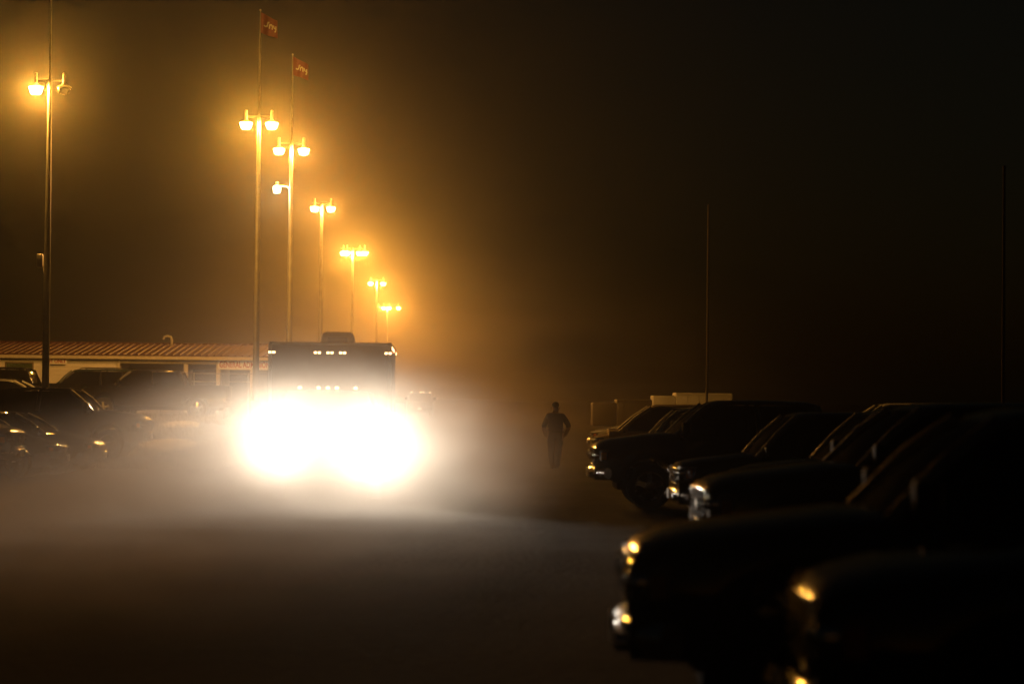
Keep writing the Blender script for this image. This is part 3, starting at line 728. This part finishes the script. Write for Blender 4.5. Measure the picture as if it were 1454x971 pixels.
# ------------------------------------------------------------------ far trailers and poles on the right
def far_trailer(px0, px1, py_top, d, hue, label, front=None):
    a, b = at(px0, py_top, d), at(px1, py_top, d); w = b.x - a.x; h = a.z
    root = empty('cargo_trailer', (a.x, d, 0)); tag(root, label, 'trailer')
    m = mat(hue + '_trailer_sheet', [c * (.5 if hue == 'white' else .25) for c in HUES[hue]], .5, var=.1, scale=1)
    obj('box', bx((0, 0, .5), (w, 2.2, h), .04), m, root, 40)
    for k in range(1, 5): obj('seam_strip', bx((w * k / 5 - .02, -.01, .55), (w * k / 5 + .02, .004, h - .05)), m, root)
    obj('roof_rail', bx((0.02, -.02, h - .09), (w - .02, -.001, h - .02)), m, root)
    obj('front_locker', bx((-.9, .1, .9), (-.004, 2.1, h - .12), .05), m, root, 50)
    ty, rim = wheel_meshes(.34)
    for x in (w * .5, w * .5 + .8):
        for s, y in ((PI, .05), (0, 2.15)):
            q = empty('wheel', (x, y, .34), s); q.parent = root; obj('tyre', ty, None, q); obj('rim', rim, None, q)
    obj('tongue', tube(nb(), [(w, 1.1, .55), (w + 1.2, 1.1, .55)], .06, 6), STEEL, root, 60)
    return root
far_trailer(960, 1040, 557.5, 96, 'white', 'white cargo trailer standing beyond the parked row')
far_trailer(876, 926, 567, 90, 'tan', 'low tan cargo trailer standing behind the tan minivan')
def utility_pole(px, top, d, label):
    p = at(px, top, d); r = empty('utility_pole', (p.x, p.y, -.05)); tag(r, label, 'utility pole')
    W = mat('weathered_pole', (.06, .052, .043), .95, bump=.3, scale=12, spec=.03)
    obj('shaft', tube(nb(), [(0, 0, 0), (0, 0, p.z * .5), (0, 0, p.z)], [.05, .042, .035], 12), W, r, 60)
    obj('cap', lathe(nb(), [(.01, .05), (.04, .03), (.055, 0), (.052, -.04)], 12, 'Z', (0, 0, p.z)), W, r, 60)
utility_pole(1006, 290, 88, 'thin bare pole rising behind the white cargo trailer')
utility_pole(1426, 235, 62, 'dark bare pole rising over the black pickups')

# ------------------------------------------------------------------ person walking
def build_person():
    p = at(788, 668, 65.5); S = 1.0
    J = {'pel': (0, 0, .96), 'bel': (0, 0, 1.1), 'che': (0, -.02, 1.32), 'nk': (0, -.0, 1.5), 'hd0': (0, .02, 1.58), 'hd1': (0, .03, 1.69), 'hd2': (0, .025, 1.765),
         'shl': (-.2, 0, 1.43), 'ell': (-.32, -.01, 1.14), 'wrl': (-.27, .1, .94), 'hal': (-.22, .15, .87),
         'shr': (.2, 0, 1.43), 'elr': (.37, -.04, 1.17), 'wrr': (.27, .09, .93), 'har': (.2, .15, .88),
         'hil': (-.11, 0, .9), 'knl': (-.1, .06, .5), 'anl': (-.07, -.06, .09), 'tol': (-.08, .1, .04),
         'hir': (.11, 0, .9), 'knr': (.08, -.03, .5), 'anr': (.05, -.12, .1), 'tor': (.05, .05, .05)}
    Rr = {'pel': (.24, .17), 'bel': (.235, .18), 'che': (.24, .165), 'nk': (.075, .08), 'hd0': (.082, .095), 'hd1': (.088, .105), 'hd2': (.06, .07),
          'shl': (.1, .1), 'ell': (.075, .075), 'wrl': (.05, .05), 'hal': (.045, .04), 'shr': (.1, .1), 'elr': (.075, .075), 'wrr': (.05, .05), 'har': (.045, .04),
          'hil': (.13, .14), 'knl': (.115, .11), 'anl': (.085, .08), 'tol': (.045, .04), 'hir': (.13, .14), 'knr': (.115, .11), 'anr': (.085, .08), 'tor': (.045, .04)}
    E_ = [('pel', 'bel'), ('bel', 'che'), ('che', 'nk'), ('nk', 'hd0'), ('hd0', 'hd1'), ('hd1', 'hd2'), ('che', 'shl'), ('shl', 'ell'), ('ell', 'wrl'), ('wrl', 'hal'),
          ('che', 'shr'), ('shr', 'elr'), ('elr', 'wrr'), ('wrr', 'har'), ('pel', 'hil'), ('hil', 'knl'), ('knl', 'anl'), ('anl', 'tol'), ('pel', 'hir'), ('hir', 'knr'), ('knr', 'anr'), ('anr', 'tor')]
    ks = list(J); me = bpy.data.meshes.new('sk'); me.from_pydata([J[k] for k in ks], [(ks.index(a), ks.index(b)) for a, b in E_], [])
    o = bpy.data.objects.new('sk', me); COL.objects.link(o)
    sk = o.modifiers.new('skin', 'SKIN'); sk.use_smooth_shade = True
    for i, k in enumerate(ks):
        v = me.skin_vertices[0].data[i]; v.radius = Rr[k]; v.use_root = (k == 'pel')
    ss = o.modifiers.new('sub', 'SUBSURF'); ss.levels = 2; ss.render_levels = 2
    dg = bpy.context.evaluated_depsgraph_get(); m2 = bpy.data.meshes.new_from_object(o.evaluated_get(dg)); bpy.data.objects.remove(o)
    m2.name = 'person'; m2.materials.clear()
    for m in (mat('dark_shirt', (.012, .012, .014), .85, scale=20, bump=.2), mat('dark_trousers', (.01, .011, .014), .85, scale=20, bump=.2), mat('skin_tone', (.16, .085, .055), .55), mat('shoe_leather', (.02, .018, .015), .5)): m2.materials.append(m)
    for f in m2.polygons:
        z = f.center.z; x = abs(f.center.x)
        f.material_index = 3 if z < .1 else (1 if z < .93 and not (x > .19 and z > .8) else (2 if z > 1.5 or (x > .17 and z < 1.14) else 0)); f.use_smooth = True
    o = bpy.data.objects.new('person', m2); COL.objects.link(o); o.location = (p.x, p.y, gz(p.x, p.y) - .01)
    tag(o, 'person in dark clothes walking alone along the lane, hands at pockets', 'person')
    # face and hair (faces away up the lane, +Y)
    HA = mat('dark_hair', (.02, .015, .012), .8, bump=.5, scale=40)
    bm = nb(); bmesh.ops.create_uvsphere(bm, u_segments=18, v_segments=12, radius=1)
    for v in bm.verts: v.co = Vector((v.co.x * .098, v.co.y * .115 + .022, v.co.z * .09 + 1.735 + noise.noise(v.co * 6) * .008))
    bmesh.ops.delete(bm, geom=[v for v in bm.verts if v.co.z < 1.7 and v.co.y > .06], context='VERTS')
    obj('hair', bm, HA, o, 60)
    SK = _mats['skin_tone']
    for s in (-1, 1):
        obj('ear', lathe(nb(), [(.01, -.012), (.03, -.008), (.032, .006), (.012, .012)], 10, 'X', (s * .098, .02, 1.645)), SK, o, 60)
        obj('eye', lathe(nb(), [(.004, .128), (.012, .124), (.013, .115)], 10, 'Y', (s * .034, .0, 1.66)), mat('eye', (.5, .5, .5), .2), o, 60)
    bm = nb(); loft(bm, [[Vector((x, y, z)) for x, y in ((-w, .11), (0, .12 + dd), (w, .11))] for z, w, dd in ((1.665, .008, .005), (1.63, .016, .025), (1.615, .014, .01))]); obj('nose', bm, SK, o, 60)
    obj('mouth', bx((-.026, .1, 1.583), (.026, .122, 1.592), .003), mat('lips', (.3, .12, .1), .5), o)
    # belt and shirt hem, as worn
    obj('belt', lathe(nb(), [(.22, .985), (.228, .99), (.228, 1.025), (.22, 1.03)], 24, 'Z'), TRIM, o, 60).scale = (1, .78, 1)
build_person()

# ------------------------------------------------------------------ haze and kicked-up dust
def volume_mat(name, col, g):
    m = bpy.data.materials.new(name); m.use_nodes = True; nt = m.node_tree; nt.nodes.remove(nt.nodes['Principled BSDF'])
    pv = nt.nodes.new('ShaderNodeVolumePrincipled'); nt.links.new(pv.outputs[0], nt.nodes['Material Output'].inputs['Volume'])
    pv.inputs['Color'].default_value = (*col, 1); pv.inputs['Anisotropy'].default_value = g
    return m, nt, pv
HAZE_D = .00045
m, nt, pv = volume_mat('night_haze', (.93, .92, .9), .968); pv.inputs['Density'].default_value = HAZE_D
hz = obj('haze', bx((-1700, -60, -1.2), (1700, 2600, 16.2)), m); hz['kind'] = 'stuff'

def dust(name, c, r, den, g, power, label, nz=.0):
    m, nt, pv = volume_mat(name + '_air', (.93, .84, .73), g)
    tc = nt.nodes.new('ShaderNodeTexCoord'); gr = nt.nodes.new('ShaderNodeTexGradient'); gr.gradient_type = 'SPHERICAL'
    nt.links.new(tc.outputs['Object'], gr.inputs[0])
    p2 = nt.nodes.new('ShaderNodeMath'); p2.operation = 'POWER'; p2.inputs[1].default_value = power
    mu = nt.nodes.new('ShaderNodeMath'); mu.operation = 'MULTIPLY'; mu.inputs[1].default_value = den
    nt.links.new(gr.outputs[1], p2.inputs[0]); nt.links.new(p2.outputs[0], mu.inputs[0])
    last = mu
    if nz:
        n = nt.nodes.new('ShaderNodeTexNoise'); n.inputs['Scale'].default_value = 3.6; n.inputs['Detail'].default_value = 3
        mr = nt.nodes.new('ShaderNodeMapRange'); mr.inputs[1].default_value = .3; mr.inputs[2].default_value = .7; mr.inputs[3].default_value = 1 - nz; mr.inputs[4].default_value = 1 + nz
        nt.links.new(tc.outputs['Object'], n.inputs['Vector']); nt.links.new(n.outputs[0], mr.inputs[0])
        m3 = nt.nodes.new('ShaderNodeMath'); m3.operation = 'MULTIPLY'; nt.links.new(mu.outputs[0], m3.inputs[0]); nt.links.new(mr.outputs[0], m3.inputs[1]); last = m3
    nt.links.new(last.outputs[0], pv.inputs['Density'])
    bm = nb(); bmesh.ops.create_icosphere(bm, subdivisions=4, radius=1)
    o = obj(name, bm, m); o.location = c; o.scale = r; o['kind'] = 'stuff'; o['label'] = label; o['category'] = 'dust'
    return o
dust('dust_cloud', (-3.1, 41.4, .85), (4.8, 11, 1.9), .23, .55, 1.5, 'bright dust cloud kicked up around the towing pickup', .4)
dust('dust_halo', (-3.2, 44.0, 1.4), (4.6, 8.0, 4.2), .04, .6, 1.6, 'thin dust halo added in front of the tall trailer')  # halo of thin dust added to widen the headlight glow
dust('dust_veil', (-5, 195, -1), (30, 165, 12.5), .0036, .9, 1.2, 'thin dust drifting through the lamp light over the lot', .85)
dust('dust_trail', (-3.7, 29.5, .1), (4.4, 14.5, 1.95), .19, .45, 1.3, 'low dust drifting over the ground before the pickup', .5)
